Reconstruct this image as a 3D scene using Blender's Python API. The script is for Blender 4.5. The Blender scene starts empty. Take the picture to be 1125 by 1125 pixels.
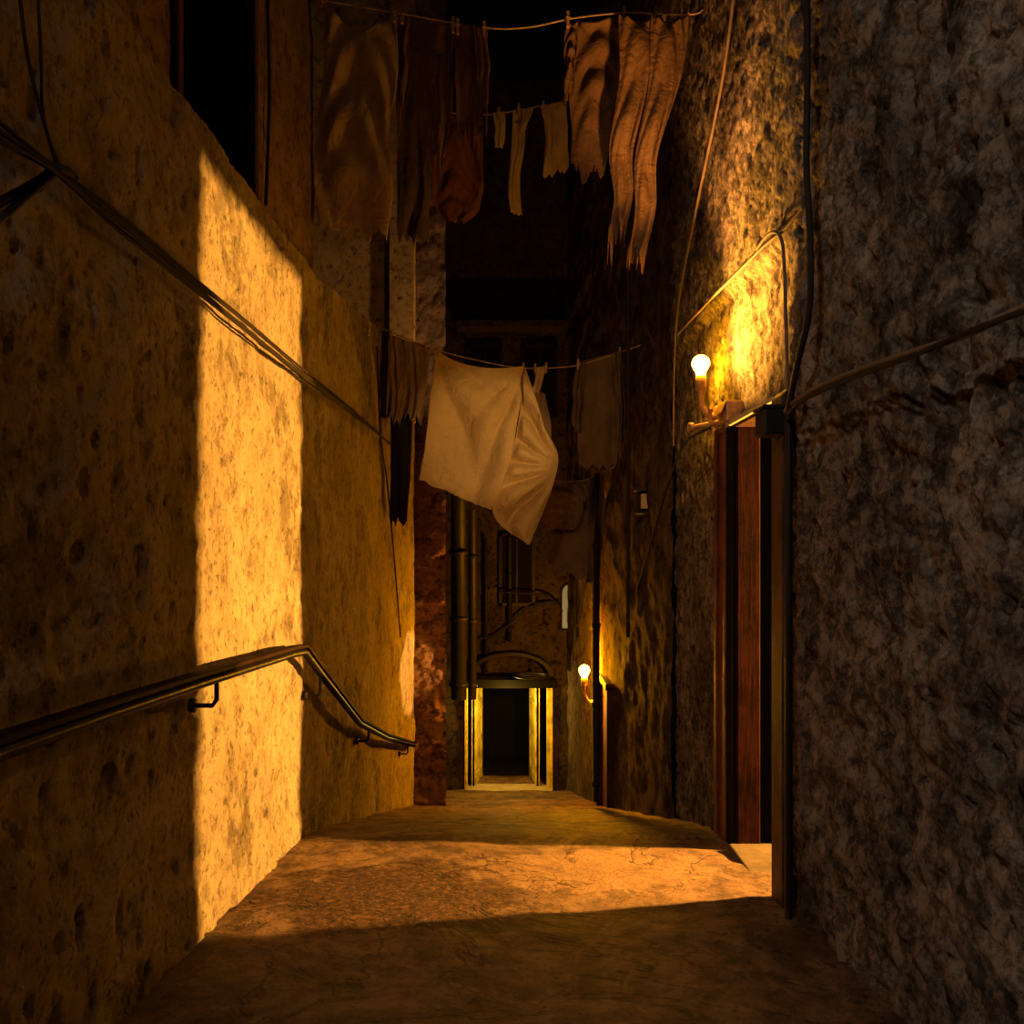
import bpy, math, random
from mathutils import Vector, noise
random.seed(4)
sc=bpy.context.scene
CZ=1.6; F=900.0
def at(px,py,Y): return Vector(((px-562.5)/F*Y, Y, CZ-(py-600)/F*Y))
def onx(px,py,X):
    Y=abs(X)*F/abs(px-562.5); return Vector((X,Y,CZ-(py-600)/F*Y))

# ---------------- materials ----------------
def ramp(nt,fac,stops):
    r=nt.nodes.new('ShaderNodeValToRGB'); nt.links.new(fac,r.inputs[0])
    e=r.color_ramp.elements
    while len(e)<len(stops): e.new(0.5)
    for i,(p,c) in enumerate(stops):
        e[i].position=p; e[i].color=(c[0],c[1],c[2],1)
    return r.outputs[0]
def base(name):
    m=bpy.data.materials.new(name); m.use_nodes=True
    return m,m.node_tree,m.node_tree.nodes['Principled BSDF']
def nz(nt,co,scale,detail=8,rough=.6,dist=0):
    n=nt.nodes.new('ShaderNodeTexNoise'); nt.links.new(co,n.inputs['Vector'])
    n.inputs['Scale'].default_value=scale; n.inputs['Detail'].default_value=detail
    n.inputs['Roughness'].default_value=rough; n.inputs['Distortion'].default_value=dist
    return n.outputs[0]
def mul(nt,a,b,f=1.0):
    m=nt.nodes.new('ShaderNodeMix'); m.data_type='RGBA'; m.blend_type='MULTIPLY'
    m.inputs[0].default_value=f; nt.links.new(a,m.inputs[6]); nt.links.new(b,m.inputs[7]); return m.outputs[2]
def mixc(nt,fac,a,b):
    m=nt.nodes.new('ShaderNodeMix'); m.data_type='RGBA'
    nt.links.new(fac,m.inputs[0]); nt.links.new(a,m.inputs[6]); nt.links.new(b,m.inputs[7]); return m.outputs[2]
def bump(nt,h,strength,dist,prev=None):
    b=nt.nodes.new('ShaderNodeBump'); b.inputs['Strength'].default_value=strength; b.inputs['Distance'].default_value=dist
    nt.links.new(h,b.inputs['Height'])
    if prev: nt.links.new(prev,b.inputs['Normal'])
    return b.outputs[0]
def W3(v): return (v,v,v)
def mat_wall(name,ca,cb,stain=.25,rough=.85,bs=1.0,bd=.1,fine=22,spec=.15,stretch=(1,1,1),lo=.40,hi=.54,pit=.15,s2=5,big=0,r2=.75,bigs=3):
    m,nt,p=base(name)
    tc=nt.nodes.new('ShaderNodeTexCoord'); mp=nt.nodes.new('ShaderNodeMapping')
    mp.inputs['Scale'].default_value=stretch
    nt.links.new(tc.outputs['Object'],mp.inputs[0]); co=mp.outputs[0]
    n1=nz(nt,co,1.1,8,.65,.3)
    col=ramp(nt,n1,[(.36,ca),(.64,cb)])
    if big:
        nb=nz(nt,co,bigs,11,.78,0)
        col=mul(nt,col,ramp(nt,nb,[(.42,W3(big)),(.48,W3(1)),(.56,W3(1)),(.60,W3(.8))]))
    n2=nz(nt,co,s2,10,r2,0)
    col=mul(nt,col,ramp(nt,n2,[(lo,W3(stain)),(hi,W3(1))]),.9)
    n3=nz(nt,co,fine,8,.75,0)
    pits=ramp(nt,n3,[(.37,W3(pit)),(.43,W3(1))])
    col=mul(nt,col,pits,.8)
    nt.links.new(col,p.inputs['Base Color'])
    p.inputs['Roughness'].default_value=rough; p.inputs['Specular IOR Level'].default_value=spec
    b=bump(nt,n2,bs,bd*1.3)
    b=bump(nt,ramp(nt,n3,[(.36,W3(0)),(.44,W3(.75)),(.7,W3(1))]),bs,bd*.22,b)
    nt.links.new(b,p.inputs['Normal'])
    return m
def mat(name,c,rough=.6,metal=0,var=.5,scale=12,bs=.2,bd=.01,spec=.4,ior=None):
    m,nt,p=base(name)
    tc=nt.nodes.new('ShaderNodeTexCoord'); co=tc.outputs['Object']
    n=nz(nt,co,scale,6,.6)
    col=ramp(nt,n,[(.35,[x*var for x in c]),(.65,c)])
    nt.links.new(col,p.inputs['Base Color'])
    p.inputs['Roughness'].default_value=rough; p.inputs['Metallic'].default_value=metal
    p.inputs['Specular IOR Level'].default_value=spec
    if ior: p.inputs['IOR'].default_value=ior
    nt.links.new(bump(nt,n,bs,bd),p.inputs['Normal'])
    return m
def mat_wood(name,c,rough=.6,spec=.12):
    m,nt,p=base(name)
    tc=nt.nodes.new('ShaderNodeTexCoord'); mp=nt.nodes.new('ShaderNodeMapping'); mp.inputs['Scale'].default_value=(14,14,.8)
    nt.links.new(tc.outputs['Object'],mp.inputs[0])
    n=nz(nt,mp.outputs[0],3,8,.7,.4)
    col=ramp(nt,n,[(.35,[x*.35 for x in c]),(.6,c)])
    n5=nz(nt,tc.outputs['Object'],3,8,.75)
    col=mul(nt,col,ramp(nt,n5,[(.38,W3(.4)),(.55,W3(1))]))
    nt.links.new(col,p.inputs['Base Color'])
    p.inputs['Roughness'].default_value=rough; p.inputs['Specular IOR Level'].default_value=spec
    nt.links.new(bump(nt,n,.4,.01),p.inputs['Normal'])
    return m
def mat_cloth(name,c,var=.65,bd=.05):
    m,nt,p=base(name)
    tc=nt.nodes.new('ShaderNodeTexCoord'); co=tc.outputs['Object']
    n=nz(nt,co,2.5,8,.65); col=ramp(nt,n,[(.35,[x*var for x in c]),(.62,c)])
    nt.links.new(col,p.inputs['Base Color']); p.inputs['Roughness'].default_value=.95
    p.inputs['Specular IOR Level'].default_value=.05
    n2=nz(nt,co,6,6,.6,1.6)
    nt.links.new(bump(nt,n2,.6,bd),p.inputs['Normal'])
    return m
def mat_emit(name,c,s):
    m,nt,p=base(name)
    p.inputs['Base Color'].default_value=(*c,1)
    p.inputs['Emission Color'].default_value=(*c,1); p.inputs['Emission Strength'].default_value=s
    return m
def blob(nt,co,c,s,lo,hi):
    mp=nt.nodes.new('ShaderNodeMapping'); mp.vector_type='POINT'
    mp.inputs['Location'].default_value=(-c[0]*s[0],-c[1]*s[1],0); mp.inputs['Scale'].default_value=(s[0],s[1],0)
    nt.links.new(co,mp.inputs[0])
    l=nt.nodes.new('ShaderNodeVectorMath'); l.operation='LENGTH'; nt.links.new(mp.outputs[0],l.inputs[0])
    n=nz(nt,co,2.6,9,.72,.3)
    a=nt.nodes.new('ShaderNodeMath'); a.operation='MULTIPLY_ADD'; nt.links.new(n,a.inputs[0]); a.inputs[1].default_value=1.9; nt.links.new(l.outputs['Value'],a.inputs[2])
    r=nt.nodes.new('ShaderNodeMapRange'); nt.links.new(a.outputs[0],r.inputs[0])
    r.inputs[1].default_value=lo; r.inputs[2].default_value=hi; r.inputs[3].default_value=1; r.inputs[4].default_value=0
    return r.outputs[0]
def mat_floor(name):
    m,nt,p=base(name)
    tc=nt.nodes.new('ShaderNodeTexCoord'); co=tc.outputs['Object']
    n1=nz(nt,co,1.2,6,.6,.8); n2=nz(nt,co,5,9,.75); n3=nz(nt,co,40,6,.7)
    col=ramp(nt,n1,[(.40,(.12,.068,.04)),(.47,(.30,.175,.095)),(.52,(.18,.10,.058)),(.60,(.33,.195,.108))])
    col=mul(nt,col,ramp(nt,n2,[(.38,W3(.4)),(.56,W3(1))]))
    col=mul(nt,col,ramp(nt,n3,[(.33,W3(.6)),(.48,W3(1))]),.7)
    g1=blob(nt,co,(-.75,4.95),(1.0,1.3),1.62,1.78)
    g2=blob(nt,co,(.45,5.4),(1.0,1.6),1.62,1.68)
    n4=nz(nt,co,24,8,.85)
    grav=ramp(nt,n4,[(.42,(.02,.010,.006)),(.52,(.11,.055,.03)),(.62,(.32,.17,.09))])
    pale=mul(nt,ramp(nt,n2,[(.3,(.24,.14,.078)),(.6,(.40,.24,.13))]),ramp(nt,n3,[(.3,W3(.75)),(.5,W3(1))]))
    col=mixc(nt,g2,col,pale); col=mixc(nt,g1,col,grav)
    w=nz(nt,co,.75,6,.6,1.0)
    ck=ramp(nt,w,[(.492,W3(1)),(.5,W3(.08)),(.508,W3(1))])
    w2=nz(nt,co,1.3,7,.65,1.4)
    ck2=ramp(nt,w2,[(.54,W3(1)),(.546,W3(.15)),(.552,W3(1))])
    ck=mul(nt,ck,ck2)
    col=mul(nt,col,ck,.9)
    nt.links.new(col,p.inputs['Base Color'])
    p.inputs['Roughness'].default_value=.7; p.inputs['Specular IOR Level'].default_value=.25
    gh=nt.nodes.new('ShaderNodeMath'); gh.operation='MULTIPLY'; nt.links.new(n4,gh.inputs[0]); nt.links.new(g1,gh.inputs[1])
    b=bump(nt,n2,1,.08); b=bump(nt,n3,.5,.012,b); b=bump(nt,gh.outputs[0],1,.08,b)
    b=bump(nt,g2,.6,.03,b); b=bump(nt,ck,.8,.02,b)
    nt.links.new(b,p.inputs['Normal']); return m

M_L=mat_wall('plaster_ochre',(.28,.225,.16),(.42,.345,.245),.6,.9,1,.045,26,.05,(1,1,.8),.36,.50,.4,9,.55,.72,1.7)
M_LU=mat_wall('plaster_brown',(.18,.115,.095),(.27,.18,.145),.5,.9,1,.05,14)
M_R=mat_wall('stone_rough',(.17,.135,.105),(.44,.36,.285),.16,.95,1.0,.085,32,.03,(1,1,.85),.43,.56,.4,9,.45,.82,3.5)
M_RF=mat_wall('stone_shaded',(.10,.07,.05),(.19,.135,.095),.35,.95,1,.12,14,.03)  # darker copy of the wall stone; the far end's shade is in the colour
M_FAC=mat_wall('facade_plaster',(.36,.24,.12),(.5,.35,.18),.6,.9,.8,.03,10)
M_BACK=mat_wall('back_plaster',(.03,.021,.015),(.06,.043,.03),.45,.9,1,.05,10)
M_BRICK=mat_wall('red_stone',(.34,.18,.09),(.52,.29,.15),.45,.95,1,.09,16,.04,(1,1,1.3),.40,.54,.35,6,.55)
M_FLOOR=mat_floor('worn_concrete')
M_BLACK=mat('black_metal',(.012,.010,.009),.5,.0,.6,20,.15,.003,.15)
M_RAIL=mat('rail_paint',(.008,.007,.008),.35,.0,.7,9,.1,.003,.5,1.10)
M_RAILT=mat('rail_top_brown',(.02,.009,.007),.55,.0,.5,9,.1,.003,.5,1.05)
M_CABLE=mat('cable_rubber',(.02,.015,.012),.7,0,.6,12,.1,.002,.1)
M_CABLEP=mat('cable_pale',(.12,.08,.05),.7)
M_RED=mat_wood('wood_red',(.026,.0065,.0036),.8,.03)
M_RED2=mat_wood('wood_red_casing',(.16,.048,.025))
M_BROWN=mat_wood('wood_brown',(.08,.036,.022))
M_YEL=mat_wood('wood_yellow',(.85,.68,.12))
M_STONE=mat('stone_pale',(.40,.32,.22),.8,0,.7,5,.3,.01)
M_SILL=mat('sill_stone',(.09,.068,.045),.85,0,.6,6,.4,.02,.1)
M_INT=mat('passage_low_bounce',(.03,.024,.019),.95,0,.6,5,.2,.01,.03)  # kept near black so the unseen passage bounces little light out the doorway
M_BRASS=mat('old_brass',(.5,.27,.09),.45,.2,.5,20)
M_VOID=mat('dark_void',(.006,.005,.004),.95,0,.8,5,0,.001,.05)  # near-black colour stands in for the shade inside openings and recesses
M_ROPE=mat('rope',(.4,.28,.16),.9)
M_PEG=mat('peg_wood',(.4,.24,.11),.8)
M_BULB=mat_emit('bulb_glow',(1,.40,.006),380)
M_BULB2=mat_emit('bulb_glow_far',(1,.36,.002),2100)
M_GLASS=mat('lantern_glass',(.4,.33,.24),.2,0,.7,8,.1,.002,.4)

# ---------------- mesh helpers ----------------
def mk(name,vs,fs,m,parent=None,label=None,cat=None,smooth=False,kind=None,group=None):
    me=bpy.data.meshes.new(name); me.from_pydata([tuple(v) for v in vs],[],fs); me.update()
    if smooth:
        for p in me.polygons: p.use_smooth=True
    me.materials.append(m)
    o=bpy.data.objects.new(name,me); sc.collection.objects.link(o)
    if parent: o.parent=parent
    if label: o['label']=label
    if cat: o['category']=cat
    if kind: o['kind']=kind
    if group: o['group']=group
    return o
def empty(name,loc,label,cat,kind=None):
    o=bpy.data.objects.new(name,None); sc.collection.objects.link(o); o.location=loc; o.empty_display_size=.1
    o['label']=label
    if cat: o['category']=cat
    if kind: o['kind']=kind
    bpy.context.view_layer.update(); return o
def par(o,p):
    o.parent=p; o.matrix_parent_inverse=p.matrix_world.inverted(); return o
class G:
    def __init__(s): s.v=[];s.f=[]
    def add(s,vs,fs):
        n=len(s.v); s.v+= [Vector(v) for v in vs]; s.f+=[tuple(i+n for i in f) for f in fs]; return s
    def box(s,x0,x1,y0,y1,z0,z1):
        return s.add([(x,y,z) for x in(x0,x1) for y in(y0,y1) for z in(z0,z1)],
          [(0,1,3,2),(4,6,7,5),(0,4,5,1),(2,3,7,6),(0,2,6,4),(1,5,7,3)])
    def tube(s,pts,r,n=8,smooth=True,caps=True):
        pts=[Vector(p) for p in pts]
        if smooth and len(pts)>2:
            q=[]
            for i in range(len(pts)-1):
                a=pts[max(i-1,0)];b=pts[i];c=pts[i+1];d=pts[min(i+2,len(pts)-1)]
                for k in range(6):
                    t=k/6; q.append(.5*((2*b)+(c-a)*t+(2*a-5*b+4*c-d)*t*t+(3*b-a-3*c+d)*t**3))
            q.append(pts[-1]); pts=q
        vs=[];fs=[];up=None
        for i,p in enumerate(pts):
            t=(pts[min(i+1,len(pts)-1)]-pts[max(i-1,0)]).normalized()
            if up is None: up=Vector((0,0,1)) if abs(t.z)<.9 else Vector((1,0,0))
            a=t.cross(up).normalized(); b=a.cross(t).normalized(); up=b
            for k in range(n):
                th=2*math.pi*k/n; vs.append(p+(a*math.cos(th)+b*math.sin(th))*r)
        for i in range(len(pts)-1):
            for k in range(n):
                fs.append((i*n+k,i*n+(k+1)%n,(i+1)*n+(k+1)%n,(i+1)*n+k))
        if caps:
            fs.append(tuple(range(n))); L=(len(pts)-1)*n; fs.append(tuple(L+k for k in range(n))[::-1])
        return s.add(vs,fs)
    def rev(s,c,prof,n=20,axis='z'):
        c=Vector(c);vs=[];fs=[]
        for r,h in prof:
            for k in range(n):
                th=2*math.pi*k/n
                d=Vector((r*math.cos(th),r*math.sin(th),h))
                if axis=='x': d=Vector((h,r*math.cos(th),r*math.sin(th)))
                if axis=='y': d=Vector((r*math.cos(th),h,r*math.sin(th)))
                vs.append(c+d)
        for i in range(len(prof)-1):
            for k in range(n): fs.append((i*n+k,i*n+(k+1)%n,(i+1)*n+(k+1)%n,(i+1)*n+k))
        fs.append(tuple(range(n))[::-1]); L=(len(prof)-1)*n; fs.append(tuple(L+k for k in range(n)))
        return s.add(vs,fs)
    def obj(s,name,m,**k):
        bev=k.pop('bevel',0)
        o=mk(name,s.v,s.f,m,**k)
        if bev:
            b=o.modifiers.new('b','BEVEL'); b.width=bev; b.segments=2; b.limit_method='ANGLE'
        return o

def grid(name,U,V,fn,m,hole=None,label=None):
    vs=[fn(u,v) for u in U for v in V]; nv=len(V); fs=[]
    for i in range(len(U)-1):
        for j in range(nv-1):
            if hole and hole((U[i]+U[i+1])/2,(V[j]+V[j+1])/2): continue
            fs.append((i*nv+j,(i+1)*nv+j,(i+1)*nv+j+1,i*nv+j+1))
    return mk(name,vs,fs,m,smooth=True,kind='structure',label=label)
def lin(a,b,s):
    n=max(2,int((b-a)/s)+1); return [a+(b-a)*i/(n-1) for i in range(n)]
def fr(x,y,z,s,o=4,H=.8): return noise.fractal(Vector((x*s,y*s,z*s)),H,2.1,o)
def sst(a,b,x):
    t=min(1,max(0,(x-a)/(b-a))); return t*t*(3-2*t)
def lerpt(x,T):
    if x<=T[0][0]: return T[0][1]
    for (a,va),(b,vb) in zip(T,T[1:]):
        if x<=b: return va+(vb-va)*(x-a)/(b-a)
    return T[-1][1]
def floorz(Y): return lerpt(Y,[(-2,.2),(6.3,-.63),(6.9,-.78),(12.8,-2.45),(16.5,-3.31),(22,-3.31)])

# ---------------- setting ----------------
grid('floor',lin(-2.1,2.2,.04),lin(-1.5,17.5,.04),
  lambda x,y:(x,y,floorz(y)+.02*fr(x,y,0,1.3,5)+.012*sst(1.2,1.7,abs(x))*noise.noise(Vector((x*6,y*6,3)))),M_FLOOR,
  label='worn patched concrete alley floor sloping downhill')
def ltop(Y): return lerpt(Y,[(-2,3.78),(6.7,3.8),(11,4.35),(13,4.4)])
def lw(y,t):
    z0=floorz(y)-.15; z=z0+(ltop(y)-z0)*t
    d=.026*fr(0,y,z,1.1,6)+.010*fr(5,y,z,5,4,.6)
    p=noise.noise(Vector((0,y*5,z*3.2+9)))
    d-=.018*sst(.44,.56,p)
    p=noise.noise(Vector((4,y*13,z*8+9)))
    d-=.018*sst(.44,.52,p)
    return (-1.6+d+.08*sst(11.3,12.7,y),y,z)
grid('wall_left',lin(-1.5,12.9,.025),lin(0,1,.005),lw,M_L,label='old pitted ochre plaster wall')
def panel(name,fn,U,V,m,label): return grid(name,U,V,fn,m,label=label)
g=G()
n=40
for i in range(n):
    y0=-1.5+i*(14.4/n); y1=y0+14.4/n
    g.add([(-1.62,y0,ltop(y0)-.02),(-1.62,y1,ltop(y1)-.02),(-2.4,y1,ltop(y1)+.03),(-2.4,y0,ltop(y0)+.03)],[(0,1,2,3)])
g.obj('trim_1',M_LU,kind='structure',label='sloping top ledge of the plaster wall')
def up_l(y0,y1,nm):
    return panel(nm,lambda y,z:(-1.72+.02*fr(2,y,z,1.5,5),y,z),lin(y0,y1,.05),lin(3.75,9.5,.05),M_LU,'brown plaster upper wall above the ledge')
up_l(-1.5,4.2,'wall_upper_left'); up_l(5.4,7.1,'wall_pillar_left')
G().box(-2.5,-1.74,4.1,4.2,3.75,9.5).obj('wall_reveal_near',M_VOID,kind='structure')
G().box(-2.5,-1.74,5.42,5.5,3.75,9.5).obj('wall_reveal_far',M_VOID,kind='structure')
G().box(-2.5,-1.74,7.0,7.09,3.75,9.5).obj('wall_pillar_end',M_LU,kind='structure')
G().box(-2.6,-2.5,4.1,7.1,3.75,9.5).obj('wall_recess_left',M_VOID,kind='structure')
G().box(-1.78,-1.69,5.40,5.47,3.8,9.5).box(-1.74,-1.68,4.12,4.2,3.8,9.5).obj('trim_2',M_BROWN,kind='structure',bevel=.01)
panel('wall_facade',lambda x,z:(x,12.8+.03*fr(x,0,z,1.5,4),z),lin(-5,-1.55,.08),lin(-3,12,.08),M_FAC,'ochre plaster house front')
G().box(-1.9,-1.5,12.62,12.79,3.5,12).obj('trim_3',M_FAC,kind='structure',bevel=.02)
def pierx(x,z): return (x,12.75+.05*fr(x,1,z,3,5,.6)+.02*sst(.85,1,abs(math.sin(z*math.pi/.55))),z)
panel('wall_pier',pierx,lin(-1.62,-1.03,.03),lin(-2.9,3.2,.03),M_BRICK,'rough red-brown stone block pier')
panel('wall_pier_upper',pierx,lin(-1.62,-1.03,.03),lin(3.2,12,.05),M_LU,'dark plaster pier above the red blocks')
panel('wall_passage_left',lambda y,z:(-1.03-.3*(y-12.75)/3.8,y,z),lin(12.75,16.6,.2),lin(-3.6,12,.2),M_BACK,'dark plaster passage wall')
# right wall
DY0,DY1,DZ=4.9,5.9,CZ+.86
def rw(y,z):
    zt=CZ+1.93+.05*math.sin(y*2)
    rec=sst(4.68,4.74,y)*(1-sst(zt-.03,zt+.03,z+.0))
    X=1.6+.1*rec+.04*sst(4.7,5.4,y)*(1-rec)
    nr=y<4.7
    d=.028*fr(3,y,z*.8,2.2,5,.7)+.024*fr(9,y,z*.85,8,4,.35)
    p=noise.noise(Vector((7,y*5,z*3.4)))
    d-=.022*sst(.15,.24,p)
    p=noise.noise(Vector((2,y*11,z*7.5)))
    d-=.020*sst(.2,.30,p)
    return (X-d*(1 if nr else .6),y,z)
grid('wall_right',lin(-1.0,8.5,.022),lin(-1.5,8.5,.025),rw,M_R,
  hole=lambda y,z: DY0-.07<y<DY1+.07 and z<DZ+.06,label='rough eroded stone wall')
def rx(y): return 1.66-.54*(y-8.5)/8
def rfw(y,z): return (rx(y)-.04*fr(3,y,z,2,5),y,z)
grid('wall_right_far',lin(8.5,16.6,.05),lin(-3.6,11,.05),rfw,M_RF,label='stone wall continuing downhill, shade put into its colour')
# side passage behind the doorway
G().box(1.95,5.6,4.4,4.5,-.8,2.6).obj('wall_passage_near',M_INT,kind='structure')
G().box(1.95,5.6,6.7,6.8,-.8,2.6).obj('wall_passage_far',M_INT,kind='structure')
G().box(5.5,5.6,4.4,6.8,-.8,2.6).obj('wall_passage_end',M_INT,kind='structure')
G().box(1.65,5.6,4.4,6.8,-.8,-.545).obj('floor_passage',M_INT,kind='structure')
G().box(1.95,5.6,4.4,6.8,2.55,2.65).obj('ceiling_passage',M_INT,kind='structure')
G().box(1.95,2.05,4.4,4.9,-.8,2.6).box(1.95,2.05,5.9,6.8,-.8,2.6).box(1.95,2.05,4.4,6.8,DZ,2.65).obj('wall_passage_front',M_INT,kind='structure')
# doorway frame
d1=empty('door_1',(1.65,5.4,-.55),'tall red-brown wooden door frame in the stone wall','door','structure')
del d1['category']
def dp(o): return par(o,d1)
dp(G().box(1.55,1.60,4.70,4.9,-.6,DZ+.02).box(1.60,1.98,4.78,4.9,-.6,DZ+.02).obj('door_jamb',M_BROWN,bevel=.008))
dp(G().box(1.62,1.79,5.9,5.99,-.68,DZ+.02).obj('door_jamb',M_RED,bevel=.01))
dp(G().box(1.79,1.98,5.95,5.99,-.68,DZ+.02).box(1.60,1.625,5.93,6.12,-.68,DZ+.02).obj('dark_gap_strip',M_VOID,bevel=.004))  # black strips put in where only a dark gap shows beside the jamb
dp(G().box(1.61,1.74,6.12,6.46,-.7,DZ+.04).box(1.59,1.61,6.12,6.19,-.7,DZ+.04).box(1.59,1.61,6.39,6.46,-.7,DZ+.04).obj('door_casing',M_RED2,bevel=.006))
dp(G().box(1.6,2.0,4.7,6.5,DZ,DZ+.06).obj('door_lintel',M_BROWN,bevel=.01))
dp(G().box(1.56,2.0,4.9,5.9,-.62,-.54).obj('door_sill',M_SILL,bevel=.01))
G().tube([(1.52,4.5,-.5),(1.52,4.5,1.0),(1.52,4.5,2.45)],.022,10).obj('conduit_pipe',M_BLACK,smooth=True,label='black vertical conduit beside the door frame',cat='pipe')
# back wall with door
BY=16.5
bx0,bx1=-.955,.84; bz=CZ-2.79
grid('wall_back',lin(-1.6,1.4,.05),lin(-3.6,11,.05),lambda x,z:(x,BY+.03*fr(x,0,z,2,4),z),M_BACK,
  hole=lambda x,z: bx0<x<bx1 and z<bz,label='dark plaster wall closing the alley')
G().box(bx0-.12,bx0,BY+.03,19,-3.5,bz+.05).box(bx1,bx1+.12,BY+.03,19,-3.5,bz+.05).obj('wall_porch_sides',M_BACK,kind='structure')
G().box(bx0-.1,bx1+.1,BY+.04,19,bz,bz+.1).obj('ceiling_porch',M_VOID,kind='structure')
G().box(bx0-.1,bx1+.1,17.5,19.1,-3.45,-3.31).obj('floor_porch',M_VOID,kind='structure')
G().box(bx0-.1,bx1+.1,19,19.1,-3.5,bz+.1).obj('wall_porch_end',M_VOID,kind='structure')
G().box(-.9,.8,BY-.9,BY+.3,-3.4,-3.27).obj('trim_7',M_STONE,kind='structure',bevel=.01,label='worn pale stone threshold of the far door')
d2=empty('door_2',(0,BY,-3.3),'pale yellow painted double door standing open','door','structure'); del d2['category']
def dq(o): return par(o,d2)
dq(G().box(bx0-.0,bx0+.06,BY-.06,BY+.1,-3.33,bz+.02).box(bx1-.14,bx1-.02,BY-.06,BY+.1,-3.33,bz+.02).obj('door_frame',M_YEL,bevel=.01))
dq(G().box(bx0-.06,bx1+.06,BY-.08,BY+.1,bz-.06,bz+.12).obj('door_lintel',M_VOID,bevel=.01))
for sx,x0 in ((1,-.66),(-1,.40)):
    gg=G(); xa=x0; xb=x0-sx*.12
    def leaf(y0,y1,z0,z1,t):
        xs=lambda y: xb+(xa-xb)*(y-(BY+.12))/.9
        gg.add([(xs(y0)-t,y0,z0),(xs(y0)+t,y0,z0),(xs(y1)+t,y1,z0),(xs(y1)-t,y1,z0),(xs(y0)-t,y0,z1),(xs(y0)+t,y0,z1),(xs(y1)+t,y1,z1),(xs(y1)-t,y1,z1)],
         [(0,3,2,1),(4,5,6,7),(0,1,5,4),(1,2,6,5),(2,3,7,6),(3,0,4,7)])
    leaf(BY+.12,BY+1.0,-3.29,bz-.06,.02)
    for zz in (-3.2,-2.5,-1.75): leaf(BY+.14,BY+.98,zz,zz+.14,.035)
    leaf(BY+.12,BY+.24,-3.29,bz-.06,.04); leaf(BY+.88,BY+1.0,-3.29,bz-.06,.035)
    dq(gg.obj('door_leaf',M_YEL))
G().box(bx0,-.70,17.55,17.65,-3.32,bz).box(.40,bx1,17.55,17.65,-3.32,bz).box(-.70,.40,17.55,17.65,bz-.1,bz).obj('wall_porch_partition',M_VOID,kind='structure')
g=G()
n=16
for i in range(n):
    a0=math.pi*i/n;a1=math.pi*(i+1)/n
    for_=[]
    for yy in(BY-.45,BY+.02):
        for a,r in((a0,.74),(a1,.74),(a1,.84),(a0,.84)):
            for_.append((r*math.cos(a)-.02,yy,bz+.24+r*.55*math.sin(a)))
    g.add(for_,[(0,1,2,3),(7,6,5,4),(0,4,5,1),(1,5,6,2),(2,6,7,3),(3,7,4,0)])
g.obj('trim_4',M_BLACK,kind='structure',label='dark arched canopy over the door')
G().box(-.86,.82,BY-.45,BY,bz+.16,bz+.24).obj('trim_5',M_VOID,kind='structure',bevel=.01,label='dark beam under the arched canopy')
w=empty('window_1',(1.02,BY,.3),'small arched window with pale greenish light','window','structure'); del w['category']
def archpoly(cx,w_,z0,z1,y):
    pts=[(cx-w_,y,z0),(cx+w_,y,z0)]
    for i in range(9):
        a=math.pi*i/8; pts.append((cx+w_*math.cos(a),y,z1+w_*1.6*math.sin(a)))
    return pts
pp=archpoly(1.11,.10,CZ-1.65,CZ-.95,BY-.04)
m_g=mat_emit('pale_glass',(.2,.28,.18),.28); m_g.node_tree.nodes['Principled BSDF'].inputs['Base Color'].default_value=(.05,.06,.04,1)
par(mk('window_glass',pp,[tuple(range(len(pp)))],m_g),w)
ps=archpoly(1.11,.12,CZ-1.67,CZ-.95,BY-.05)
par(G().tube(ps+[ps[0]],.02,6,False).obj('window_frame',M_BLACK),w)
k=2
for (cx,z0) in ((-.55,4.2),(.55,4.2),(0.1,.4)):
    w=empty('window_%d'%k,(cx,BY,z0),'dark wooden shuttered window','window','structure'); del w['category']; k+=1
    par(G().box(cx-.36,cx+.36,BY-.1,BY,z0,z0+.06).box(cx-.36,cx+.36,BY-.1,BY,z0+1.4,z0+1.46).box(cx-.36,cx-.3,BY-.1,BY,z0,z0+1.46).box(cx+.3,cx+.36,BY-.1,BY,z0,z0+1.46).box(cx-.02,cx+.02,BY-.09,BY-.02,z0,z0+1.46).obj('window_frame',M_BLACK),w)
    par(G().box(cx-.3,cx+.3,BY-.05,BY-.035,z0+.05,z0+1.4).obj('window_glass',M_VOID),w)
G().box(-1.1,1.1,BY-.5,BY,CZ+4.3,CZ+4.42).obj('trim_6',M_BACK,kind='structure')

# ---------------- pipes ----------------
def pipe(pts,r,name,m,label,cat,n=8): return G().tube(pts,r,n).obj(name,m,smooth=True,label=label,cat=cat)
def vp(px,py0,py1,Y,r,m=M_BLACK,lab='black vertical drainpipe on the dark wall'):
    a=at(px,py0,Y);b=at(px,py1,Y)
    g=G().tube([a,b],r,12,False)
    zz=b.z+.2
    while zz<a.z:
        g.rev((a.x,a.y,zz),[(r,0),(r*1.25,.01),(r*1.25,.07),(r,.08)],12); zz+=1.1
    return g.obj('drainpipe',m,smooth=True,label=lab,cat='pipe')
vp(504,540,768,13.6,.13); vp(519,560,768,14,.07)
vp(560,590,705,16.35,.04); vp(534,590,745,16.35,.03)
vp(655,520,880,11.4,.05); vp(636,560,700,15.0,.05)
vp(690,240,700,9.6,.02,M_CABLE,'thin conduit running down the dark wall')
pipe([at(488,695,16.3),at(540,700,16.3),at(580,668,16.3),at(615,662,16.3)],.02,'drainpipe',M_BLACK,'thin horizontal pipe crossing the wall above the door','pipe')
pipe([at(548,650,16.2),at(600,655,16.2),at(618,672,16.2)],.02,'drainpipe',M_BLACK,'thin bent pipe on the wall above the door','pipe')
g=G(); c=at(584,742,15.7)
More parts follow.
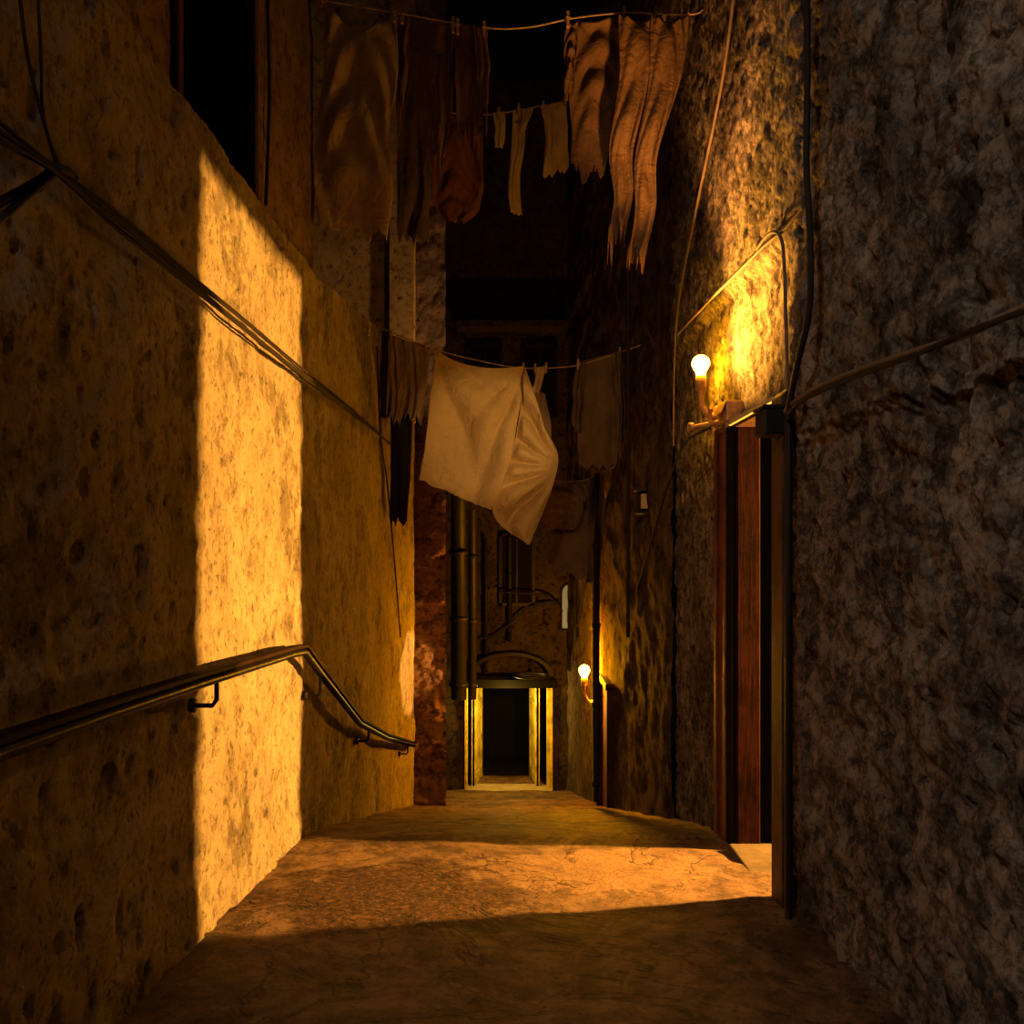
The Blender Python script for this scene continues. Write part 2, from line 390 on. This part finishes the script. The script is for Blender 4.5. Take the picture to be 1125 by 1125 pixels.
g.tube([c+Vector((.33*math.cos(t*math.pi/12),.33*math.sin(t*math.pi/12),0)) for t in range(25)],.025,8,False)
g.tube([c+Vector((0,.8,.0)),c+Vector((0,.33,0))],.02,8,False)
g.tube([c+Vector((-.33,0,0)),c+Vector((.33,0,0))],.015,8,False)
g.obj('iron_ring_bracket',M_BLACK,smooth=True,label='round black iron ring fixed above the door',cat='bracket')

# ---------------- cables ----------------
def cable(pp,X,r,m=M_CABLE,label='thin black cable on the plaster wall',name='cable'):
    return pipe([onx(a,b,X) for a,b in pp],r,name,m,label,'cable',6)
import random as R
main=[(-60,95),(0,145),(62,188),(130,243),(215,313),(270,358),(330,408),(380,447),(428,487)]
for i in range(5):
    o=[-9,-3,2,6,10][i]
    pts=[]
    for j,(a,b) in enumerate(main):
        s=.35 if j in(2,) else (1 if j<8 else .3)
        s*= (1-.08*j)
        pts.append((a,b+o*s+R.uniform(-2.5,2.5)*(j not in(2,4,6))))
    cable(pts,-1.53+.012*(i%4),.006 if i%2 else .008,M_CABLE,'slack black cable of a bundle along the plaster wall')
cable([(-60,250),(0,222),(40,200),(62,188)],-1.53,.014)
cable([(-60,275),(0,240),(30,215),(62,190)],-1.51,.012)
cable([(18,-40),(30,60),(50,140),(64,186)],-1.54,.006)
cable([(40,-40),(45,60),(48,130),(66,186)],-1.54,.005)
G().tube([onx(40,205,-1.53),onx(64,186,-1.53),onx(80,195,-1.53)],.02,8).obj('cable_knot',M_CABLE,smooth=True,label='taped black knot joining cables on the plaster wall',cat='cable joint')
G().tube([onx(293,-30,-1.69),onx(296,100,-1.69),onx(292,225,-1.69)],.012,6).obj('cable',M_CABLE,smooth=True,label='cable running down the brown plaster pillar',cat='cable')
cable([(440,700),(432,600),(424,520),(418,480),(414,380)],-1.54,.01)
def cab_r(pp,X,r,m,l): return pipe([onx(a,b,X) for a,b in pp],r,'cable',m,l,'cable',6)
cab_r([(1250,290),(1125,338),(1060,368),(1000,388),(930,412),(880,436),(863,452)],1.47,.013,M_CABLEP,'pale sagging cable along the rough stone wall')
cab_r([(1250,300),(1125,342),(1060,366),(1000,392),(930,418),(882,440),(866,456)],1.45,.01,M_CABLE,'dark sagging cable along the rough stone wall')
cab_r([(886,-60),(887,80),(886,180),(890,260),(889,340),(876,400),(866,450)],1.46,.016,M_CABLE,'black cable hanging down the rough stone wall')
cab_r([(744,368),(775,335),(810,300),(840,270),(862,252),(882,228)],1.54,.01,M_CABLEP,'pale cable following the edge of the lit recess')
cab_r([(866,450),(864,380),(862,300),(858,262),(846,256),(830,276)],1.53,.01,M_CABLEP,'cable looping around the arched recess')
pipe([onx(812,-60,1.5),onx(795,80,1.52),onx(765,230,1.55),onx(746,330,1.58),onx(741,400,1.6),onx(740,490,1.6)],.012,'cable',M_CABLEP,'pale cable running down the corner of the stone wall','cable')
cab_r([(780,470),(755,485),(738,520),(720,580),(700,650),(690,700)],1.55,.012,M_CABLE,'dark cable drooping down the stone wall from the lamp')

# ---------------- wall lamps ----------------
def lamp(bl,wx,s,M,label,name='wall_lamp',flip=0):
    x,y,z=bl
    L=empty(name,(wx,y,z-.35*s),label,'lamp')
    par(G().rev((x,y,z),[(.012*s,-.085*s),(.03*s,-.07*s),(.032*s,-.05*s),(.045*s,-.03*s),(.06*s,0),(.056*s,.03*s),(.035*s,.055*s),(.008*s,.065*s)],20).obj('bulb',M,smooth=True),L)
    par(G().rev((x,y,z-.12*s),[(.02*s,-.05*s),(.035*s,-.045*s),(.038*s,.03*s),(.03*s,.045*s)],16).obj('socket',M_BRASS,smooth=True),L)
    par(G().tube([(x,y,z-.15*s),(x,y,z-.25*s),(x+.04*s,y,z-.33*s),(x+.10*s,y,z-.36*s),(wx,y,z-.34*s)],.02*s,10).rev((x+.085*s,y,z-.355*s),[(.02*s,-.03*s),(.034*s,-.015*s),(.034*s,.015*s),(.02*s,.03*s)],12,'x').obj('curved_arm',M_BRASS,smooth=True),L)
    par(G().rev((wx-.05,y,z-.36*s),[(.05*s,-.02),(.085*s,0),(.085*s,.06)],16,'x').obj('wall_plate',M_BRASS,smooth=True),L)
    return L
B1=Vector((1.53,6.64,CZ+1.47))
L1=lamp(B1,1.7,1.2,M_BULB,'glowing bare bulb on a curved brass wall bracket above the doorway')
par(G().tube([(1.72,6.3,CZ+.98),(1.55,6.45,CZ+.96),(1.42,6.5,CZ+.94)],.02,8).rev((1.42,6.5,CZ+.94),[(.01,-.03),(.04,-.02),(.04,.02),(.01,.03)],12,'x').tube([(1.56,6.45,CZ+.88),(1.56,6.45,CZ+1.08)],.018,8,False).obj('side_arm',M_BRASS,smooth=True),L1)
B2=Vector((1.13,12.8,CZ-1.95))
lamp(B2,rx(12.8)-.02,1.4,M_BULB2,'small glowing bulb on a bracket on the dark stone wall')
jb=empty('junction_box',(1.6,6.0,CZ+.95),'open brass-coloured junction box above the door','junction box')
par(G().box(1.57,1.69,6.0,6.25,CZ+.92,CZ+1.07).obj('box_body',M_BRASS,bevel=.01),jb)
par(G().add([(1.57,6.0,CZ+1.07),(1.57,6.25,CZ+1.07),(1.53,6.25,CZ+.98),(1.53,6.0,CZ+.98),(1.575,6.0,CZ+1.075),(1.575,6.25,CZ+1.075),(1.535,6.25,CZ+.98),(1.535,6.0,CZ+.98)],[(0,1,2,3),(7,6,5,4),(0,4,5,1),(2,6,7,3),(1,5,6,2),(3,7,4,0)]).obj('box_cover',M_BRASS),jb)
jb=empty('junction_box',(1.56,4.75,CZ+.62),'black electrical box at the corner above the door','junction box')
par(G().box(1.44,1.6,4.68,4.86,CZ+.64,CZ+.79).obj('box_body',M_BLACK,bevel=.012),jb)
par(G().box(1.43,1.61,4.67,4.87,CZ+.79,CZ+.81).obj('box_lid',M_BLACK,bevel=.005),jb)
G().box(1.56,1.64,4.92,6.0,CZ+.87,CZ+.90).obj('lintel_strip',M_STONE,label='pale metal strip along the top of the door frame',cat='strip')
mb=empty('wall_lantern',at(708,550,9.6),'small unlit dark lantern fixed on the stone wall','lantern')
c=at(708,550,9.7); 
par(G().box(c.x-.11,c.x-.09,c.y-.1,c.y-.08,c.z-.14,c.z+.12).box(c.x+.07,c.x+.09,c.y-.1,c.y-.08,c.z-.14,c.z+.12).box(c.x-.12,c.x+.1,c.y-.11,c.y+.1,c.z+.11,c.z+.15).box(c.x-.11,c.x+.09,c.y-.1,c.y+.1,c.z-.16,c.z-.13).box(c.x-.08,c.x+.08,c.y+.06,c.y+.1,c.z-.14,c.z+.12).obj('lantern_frame',M_BLACK,bevel=.004),mb)
par(G().box(c.x-.05,c.x+.045,c.y-.07,c.y+.05,c.z-.10,c.z+.08).obj('lantern_glass',M_GLASS,bevel=.01),mb)
yy=12.2
dd=empty('door_3',(rx(yy),yy,floorz(yy)),'narrow reddish wooden door in the dark stone wall','door','structure'); del dd['category']
par(G().box(rx(11.7)-.1,rx(11.7)+.02,11.6,11.72,floorz(11.6)-.1,CZ-2.0).box(rx(12.5)-.1,rx(12.5)+.02,12.5,12.62,floorz(12.5)-.1,CZ-2.0).box(rx(12)-.1,rx(12)+.02,11.6,12.62,CZ-2.05,CZ-1.95).obj('door_frame',M_BROWN,bevel=.01),dd)
par(G().box(rx(12)-.05,rx(12)+.02,11.72,12.5,floorz(12.4)-.1,CZ-2.05).obj('door_leaf',M_RED2,bevel=.01),dd)

# ---------------- handrail ----------------
hr=empty('handrail',(-1.5,4,.4),'black metal handrail with flat top bar fixed to the plaster wall','handrail')
rp=[onx(-120,873,-1.45),onx(0,826,-1.45),onx(110,787,-1.45),onx(220,750,-1.45),onx(322,718,-1.45)]
rp2=[onx(334,716,-1.45),onx(352,740,-1.45),onx(395,795,-1.45),onx(425,811,-1.45),onx(455,819,-1.45)]
al=rp+rp2
def bar(pts,w,h,dz):
    g=G(); vs=[];fs=[]
    for p in pts:
        for dx,dh in((-w,-h),(w,-h),(w,h),(-w,h)): vs.append(p+Vector((dx,0,dh+dz)))
    for i in range(len(pts)-1):
        for k in range(4): fs.append((i*4+k,i*4+(k+1)%4,(i+1)*4+(k+1)%4,(i+1)*4+k))
    fs+=[(0,1,2,3),tuple(len(pts)*4-4+k for k in(3,2,1,0))]
    return g.add(vs,fs)
par(bar(al,.035,.012,.040).obj('top_bar',M_RAILT,bevel=.004),hr)
par(G().tube(al,.028,12,False).obj('rail_tube',M_RAIL,smooth=True),hr)
for (px,py) in ((238,746),(352,745),(405,800),(448,818)):
    c=onx(px,py,-1.45)
    par(G().tube([c,c+Vector((0,0,-.1)),c+Vector((-.02,0,-.13)),c+Vector((-.12,0,-.13))],.012,8,False).rev(c+Vector((-.12,0,-.13)),[(.035,-.01),(.035,.015),(.02,.02)],12,'x').obj('bracket',M_BLACK,smooth=True),hr)

# ---------------- laundry ----------------
def poly(P,t):
    n=len(P)-1; s=min(n-1e-6,max(0,t*n)); i=int(s); f=s-i
    a=P[max(i-1,0)];b=P[i];c=P[i+1];d=P[min(i+2,n)]
    return tuple(.5*(2*b[k]+(c[k]-a[k])*f+(2*a[k]-5*b[k]+4*c[k]-d[k])*f*f+(3*b[k]-a[k]-3*c[k]+d[k])*f**3) for k in(0,1))
def N(x,y,s): return noise.noise(Vector((x,y,s*3.7)))
def cloth(name,strips,Y,m,label,cat,amp=.06,freq=4,sag=0,seed=0,rag=.0,nu=44,nv=60,fold=None,group=None,swag=.55):
    g=G()
    for si,(Lp,Rp) in enumerate(strips):
        vs=[];fs=[]
        for i in range(nv+1):
            v=i/nv; l=poly(Lp,v); r=poly(Rp,v)
            for j in range(nu+1):
                u=j/nu
                px=l[0]+(r[0]-l[0])*u; py=l[1]+(r[1]-l[1])*u+sag*4*u*(1-u)*(1-v)
                p=at(px,py,Y-.03*si)
                dy=0
                if fold: dy=fold(px,py,u,v,si)
                else:
                    q=N(u*1.6+v*.3,v*.9,seed)
                    w=u*freq*.62+1.1*q+.12*math.sin(v*3+seed)
                    s1=math.sin(w*2*math.pi)
                    a2=.5+.9*abs(N(u*1.4,v*.9,seed+5))
                    dy=amp*(.2+.8*v)*s1*a2+amp*.5*N(u*2.5,v*1.6,seed+7)+amp*.18*N(u*8+v*3,v*5,seed+9)
                    if sag:
                        dy+=amp*swag*math.sin((v*4.2-5.5*(u-.5)**2+q*.6)*6.28)*(1-sst(.35,.85,v))*(1-abs(2*u-1)**3)
                p.y+=dy
                if v>.85: p.z+=((rag+.03)*(v-.85)*6)*(N(u*7,1,seed+si)+.5*N(u*17,2,seed))
                p.x+=.3*amp*N(u*2,v*4,seed+3)+.4*amp*N(9,v*4,seed+(0 if u<.5 else 2))
                vs.append(p)
        for i in range(nv):
            for j in range(nu):
                a=i*(nu+1)+j; fs.append((a,a+1,a+nu+2,a+nu+1))
        g.add(vs,fs)
    o=g.obj(name,m,smooth=True,label=label,cat=cat,group=group)
    s=o.modifiers.new('s','SOLIDIFY'); s.thickness=.005
    return o
C_W=mat_cloth('cloth_cream',(.58,.43,.20),.85,.06); C_O=mat_cloth('cloth_ochre',(.42,.31,.16),.8); C_D=mat_cloth('cloth_dark',(.02,.015,.013))
C_G=mat_cloth('cloth_grey',(.28,.21,.15)); C_M=mat_cloth('cloth_maroon',(.2,.08,.04)); C_B=mat_cloth('cloth_brown',(.19,.11,.066)); C_P=mat_cloth('cloth_pale',(.18,.11,.058))
C_S=mat_cloth('cloth_linen',(.5,.38,.26)); C_DK=mat_cloth('cloth_dark_brown',(.15,.10,.065)); C_SH=mat_cloth('cloth_shirt_dark',(.12,.085,.055))
pegm=None
def peg(px,py,Y):
    global pegm
    c=at(px,py,Y)
    if pegm is None:
        g=G().box(-.008,.008,-.011,-.002,-.05,.035).box(-.008,.008,.002,.011,-.05,.035)
        g.tube([(-.01,-.012,.0),(.01,-.012,.0),(.01,.012,.0),(-.01,.012,0),(-.01,-.012,0)],.003,6,False)
        o=g.obj('clothespin',M_PEG,label='small wooden clothes peg on the line',cat='clothes peg',group='clothes pegs on the washing lines'); pegm=o
    else:
        o=pegm.copy(); sc.collection.objects.link(o)
    o.location=c; o.scale=(1.5,1.5,1.5)
    return o
YB=10
lb=[(400,352),(418,360),(475,383),(530,397),(570,404),(610,404),(640,400),(685,386),(706,378)]
G().tube([at(a,b,YB) for a,b in lb],.008,6).obj('washing_line',M_ROPE,smooth=True,label='thin pale washing line sagging across the alley',cat='washing line')
def rid(x):
    s=math.sin(x); return 1-2*math.sqrt(s*s+.05)
def sheet_fold(px,py,u,v,si):
    w=N(px*.01,py*.01,1); w2=N(px*.022,py*.022,5)
    if si==0:
        d2=math.hypot(px-482,py-384)/160; a2=math.atan2(py-380,px-478)
        d1=math.hypot(px-575,py-404)/160; a1=math.atan2(py-400,px-580)
        return .06*rid(a2*5+w*1.2)*sst(0,.5,d2)*(1-sst(.7,1.3,d2))+.075*rid(a1*8+w)*sst(.05,.5,d1)*sst(.3,1,u)+.12*w+.045*math.sin((py*.8+px*.5)*.05+2*w)+.03*w2
    d=math.hypot(px-614,py-512)/110; a=math.atan2(py-512,px-614) % 6.283
    return -.04*sst(0,.3,u)+.09*rid(a*7+w*2.2)*sst(.05,.5,d)*(.3+.7*sst(0,.3,u))+.05*w+.025*w2
cloth('bed_sheet',[([(479,385),(470,470),(460,527)],[(576,403),(566,480),(541,561)]),
  ([(575,403),(567,480),(541,560),(576,595)],[(577,403),(596,465),(611,510),(583,598)])],YB,C_W,
 'large cream cloth pegged at two corners, hanging to a point','cloth',fold=sheet_fold,sag=11,nu=90,nv=120)
cloth('sock',[([(415,362),(414,400),(413,458)],[(427,366),(426,410),(424,460)])],YB-.03,C_D,'long narrow black stocking pegged on the line','stocking',.02,2,seed=1,nu=12)
cloth('scarf',[([(428,376),(429,450),(427,572)],[(448,380),(453,470),(447,575)])],YB+.25,C_D,'long black cloth hanging straight down behind the small garments','cloth',.04,2,seed=21,nu=24,rag=.15)
cloth('towel',[([(426,366),(424,415),(423,460)],[(447,374),(446,420),(440,466)]),([(445,373),(444,415),(439,455)],[(472,382),(469,420),(463,462)])],YB+.02,C_G,'small grey-brown garment hanging with soft folds','clothing',.05,2,seed=2,rag=.1)
cloth('sock',[([(587,404),(588,415),(584,430)],[(601,402),(597,416),(592,432)])],YB,C_S,'small pale sock pegged on the line','sock',.02,1.5,seed=3,nu=12)
cloth('shirt',[([(585,430),(583,470),(588,512)],[(598,432),(606,470),(606,512)]),],YB+.3,C_G,'narrow grey garment hanging behind the cream cloth','clothing',.04,2,seed=4,nu=20)
cloth('shirt',[([(634,398),(633,450),(636,514)],[(682,386),(681,440),(677,513)]),([(634,398),(630,430),(628,470)],[(645,397),(641,435),(638,474)]),([(672,388),(676,430),(678,480)],[(684,386),(686,440),(685,488)])],YB+.03,C_SH,'dark brown shirt hanging from the line with loose sleeves','shirt',.05,2.5,seed=5,rag=.05)
for a,b in((417,361),(430,367),(468,381),(481,386),(575,404),(588,405),(600,404),(635,400),(681,387)): peg(a,b-1,YB-.02)
YD=11.5
G().tube([at(a,b,YD) for a,b in[(580,512),(600,526),(640,528),(676,512)]],.008,6).obj('washing_line',M_ROPE,smooth=True,label='washing line carrying dark clothes between dark walls',cat='washing line')
cloth('cloth_rag',[([(590,522),(589,560),(600,580)],[(640,527),(640,560),(630,582)])],YD,C_DK,'dark brown rag sagging from the lower line','cloth',.06,2.5,seed=6,sag=10)
cloth('shirt',[([(645,527),(646,580),(642,640)],[(664,520),(663,570),(660,636)]),([(606,582),(600,600),(596,615)],[(650,560),(655,600),(650,642)])],YD+.25,C_DK,'dark shirt draped low over the passage','shirt',.06,2.5,seed=7,rag=.1)
YA=7.0
G().tube([at(a,b,YA) for a,b in[(338,-8),(345,-2),(436,14),(530,30),(580,30),(630,20),(690,14),(757,16),(772,11)]],.007,6).obj('washing_line',M_ROPE,smooth=True,label='upper washing line strung high across the alley',cat='washing line')
cloth('bed_sheet',[([(352,-4),(355,60),(348,140),(344,200),(350,238)],[(434,14),(437,80),(428,150),(432,215),(426,264)])],YA,C_O,'long ochre sheet hanging in deep folds','sheet',.042,1.8,sag=26,seed=8,rag=.12,nu=60,nv=90,swag=.7)
cloth('shirt',[([(440,16),(441,60),(446,110),(450,146)],[(500,28),(498,70),(496,120),(493,150)]),([(438,18),(436,70),(437,120)],[(456,20),(452,75),(448,124)]),([(470,60),(474,120),(479,184)],[(498,60),(495,120),(488,186)])],YA+.1,C_B,'dark brown shirt with loose sleeves on the upper line','shirt',.05,2.4,seed=9,rag=.5)
cloth('shirt',[([(500,28),(500,80),(503,150)],[(533,30),(534,90),(527,158)]),([(520,30),(524,80),(527,120)],[(536,32),(537,90),(535,122)])],YA,C_B,'reddish brown garment with ragged hem on the upper line','clothing',.04,2,seed=10,rag=.5)
cloth('shirt',[([(622,22),(624,80),(627,140),(628,192)],[(686,14),(684,70),(672,130),(665,188)]),([(622,22),(620,60),(621,96)],[(636,21),(633,60),(630,100)])],YA+.08,C_P,'pale collarless shirt hanging on the upper line','shirt',.035,2.0,sag=6,seed=11,rag=.15)
cloth('trousers',[([(680,14),(680,80),(670,160),(674,215),(668,250)],[(732,15),(724,80),(696,160),(696,215),(686,258)]),([(716,15),(712,90),(699,170),(697,230),(689,288)],[(757,17),(749,80),(722,170),(721,230),(707,290)])],YA-.1,C_P,'pale trousers hanging from the upper line, legs apart','trousers',.035,1.4,sag=8,seed=12,rag=.4,nv=80)
for a,b in((353,-2),(434,14),(442,16),(498,26),(503,28),(532,31),(624,20),(686,14),(755,16),(720,15)): peg(a,b,YA-.03)
YC=8.8
G().tube([(-1.70,7.05,6.15),at(440,112,8.0),at(470,121,8.3),at(530,126,YC),at(570,121,YC),at(630,108,YC+.1),at(690,95,9.2),(1.53,9.5,6.8)],.007,6).obj('washing_line',M_ROPE,smooth=True,label='second high washing line with small garments',cat='washing line')
cloth('sock',[([(542,124),(544,145),(543,162)],[(555,123),(555,145),(553,163)])],YC,C_S,'small pale sock on the high line','sock',.02,1.5,seed=13,nu=12)
cloth('stocking',[([(563,121),(562,160),(558,200),(561,234)],[(577,119),(576,160),(571,200),(574,236)]),([(572,120),(574,130),(570,140)],[(586,119),(580,135),(574,150)])],YC,C_S,'long pale stocking dangling from the high line','stocking',.03,1.5,seed=14,nu=14)
cloth('undershirt',[([(594,117),(599,150),(597,195)],[(622,110),(624,150),(625,186)])],YC,C_S,'small pale undershirt on the high line','clothing',.04,2.5,seed=15,rag=.05)
cloth('skirt',[([(475,121),(473,190),(478,225),(492,243)],[(531,126),(530,190),(528,225),(512,244)])],YC-.1,C_M,'rust brown skirt with a rounded hem on the high line','skirt',.05,2,seed=16,sag=5)
cloth('cloth_rag',[([(436,112),(436,180),(438,262)],[(472,122),(472,190),(472,262)])],8.3,C_SH,'dark brown cloth hanging straight from the high line','cloth',.05,2,seed=17,rag=.1)
for a,b in((478,121),(528,126),(548,124),(570,120),(597,117),(621,109)): peg(a,b,YC-.02)

# ---------------- lights ----------------
def pl(name,loc,e,c,r=.05,t='POINT'):
    l=bpy.data.lights.new(name,t); l.energy=e; l.color=c
    l.shadow_soft_size=r
    o=bpy.data.objects.new(name,l); o.location=loc; sc.collection.objects.link(o); return o
def aim(o,t): o.rotation_euler=(Vector(t)-o.location).to_track_quat('-Z','Y').to_euler()
def spot(name,loc,tgt,e,c,ang,bl=.5,r=.05):
    o=pl(name,loc,e,c,r,'SPOT'); o.data.spot_size=math.radians(ang); o.data.spot_blend=bl; aim(o,tgt); return o
spot('passage_light',(4.8,5.6,CZ-.28),(1.6,5.4,CZ-.5),9800,(1,.44,.065),80,.1,.07)
spot('laundry_fill',(1.35,6.3,CZ+1.1),at(535,480,YB),200,(1,.55,.19),26,.6)  # added spot without a fitting, brightens the hanging sheet
spot('lamp_wall_fill',(1.05,6.1,CZ+1.35),(1.7,5.8,CZ+1.65),1050,(1,.42,.05),105,.8,.06)  # added spot, widens the bulb's golden glow on the right wall
spot('upper_wall_fill',(1.2,6.0,CZ+1.7),(1.55,6.3,CZ+5),520,(1,.38,.07),80,.8,.06)  # extra unseen spot that lifts the wall above the recess
spot('facade_fill',(.7,11.2,CZ+1.0),(-1.9,12.8,CZ+4.0),260,(1,.52,.16),50,.8,.1)  # unseen spot put in mid-alley to brighten the house front
pl('far_door_fill',(-.1,BY-.35,bz-.3),120,(1,.62,.09),.05)  # added point light with no fitting, brightens door leaves and ground
spot('far_strip_fill',(1.2,12.3,CZ-2.0),(-1.6,12.3,CZ-1.9),750,(1,.46,.1),28,.3,.03)  # added unseen spot that makes the lit strip at the left wall's end
spot('right_wall_fill',(-1.35,-.9,5.0),(1.6,3.0,2.2),430,(1,.80,.64),85,.8,.15)  # added fill spot, out of view, brightens the near right wall
pl('overhead_fill',(-.3,5.0,10.5),16,(1,.7,.5),.4)  # added point light high over the alley, weak fill for laundry and walls
pl('rear_fill',(.6,-2.5,2.8),4,(1,.8,.7),.4)  # added weak fill from behind the camera
w=bpy.data.worlds.new('night'); sc.world=w; w.use_nodes=True
bg=w.node_tree.nodes['Background']; bg.inputs[0].default_value=(.2,.17,.16,1); bg.inputs[1].default_value=.004
# ---------------- camera ----------------
cd=bpy.data.cameras.new('camera'); cam=bpy.data.objects.new('camera',cd); sc.collection.objects.link(cam)
cam.location=(0,0,CZ); cam.rotation_euler=(math.pi/2,0,0)
cd.sensor_width=36; cd.lens=F/1125*36; cd.shift_y=37.5/1125; cd.clip_start=.05; cd.clip_end=100
sc.camera=cam
sc.view_settings.view_transform='Standard'
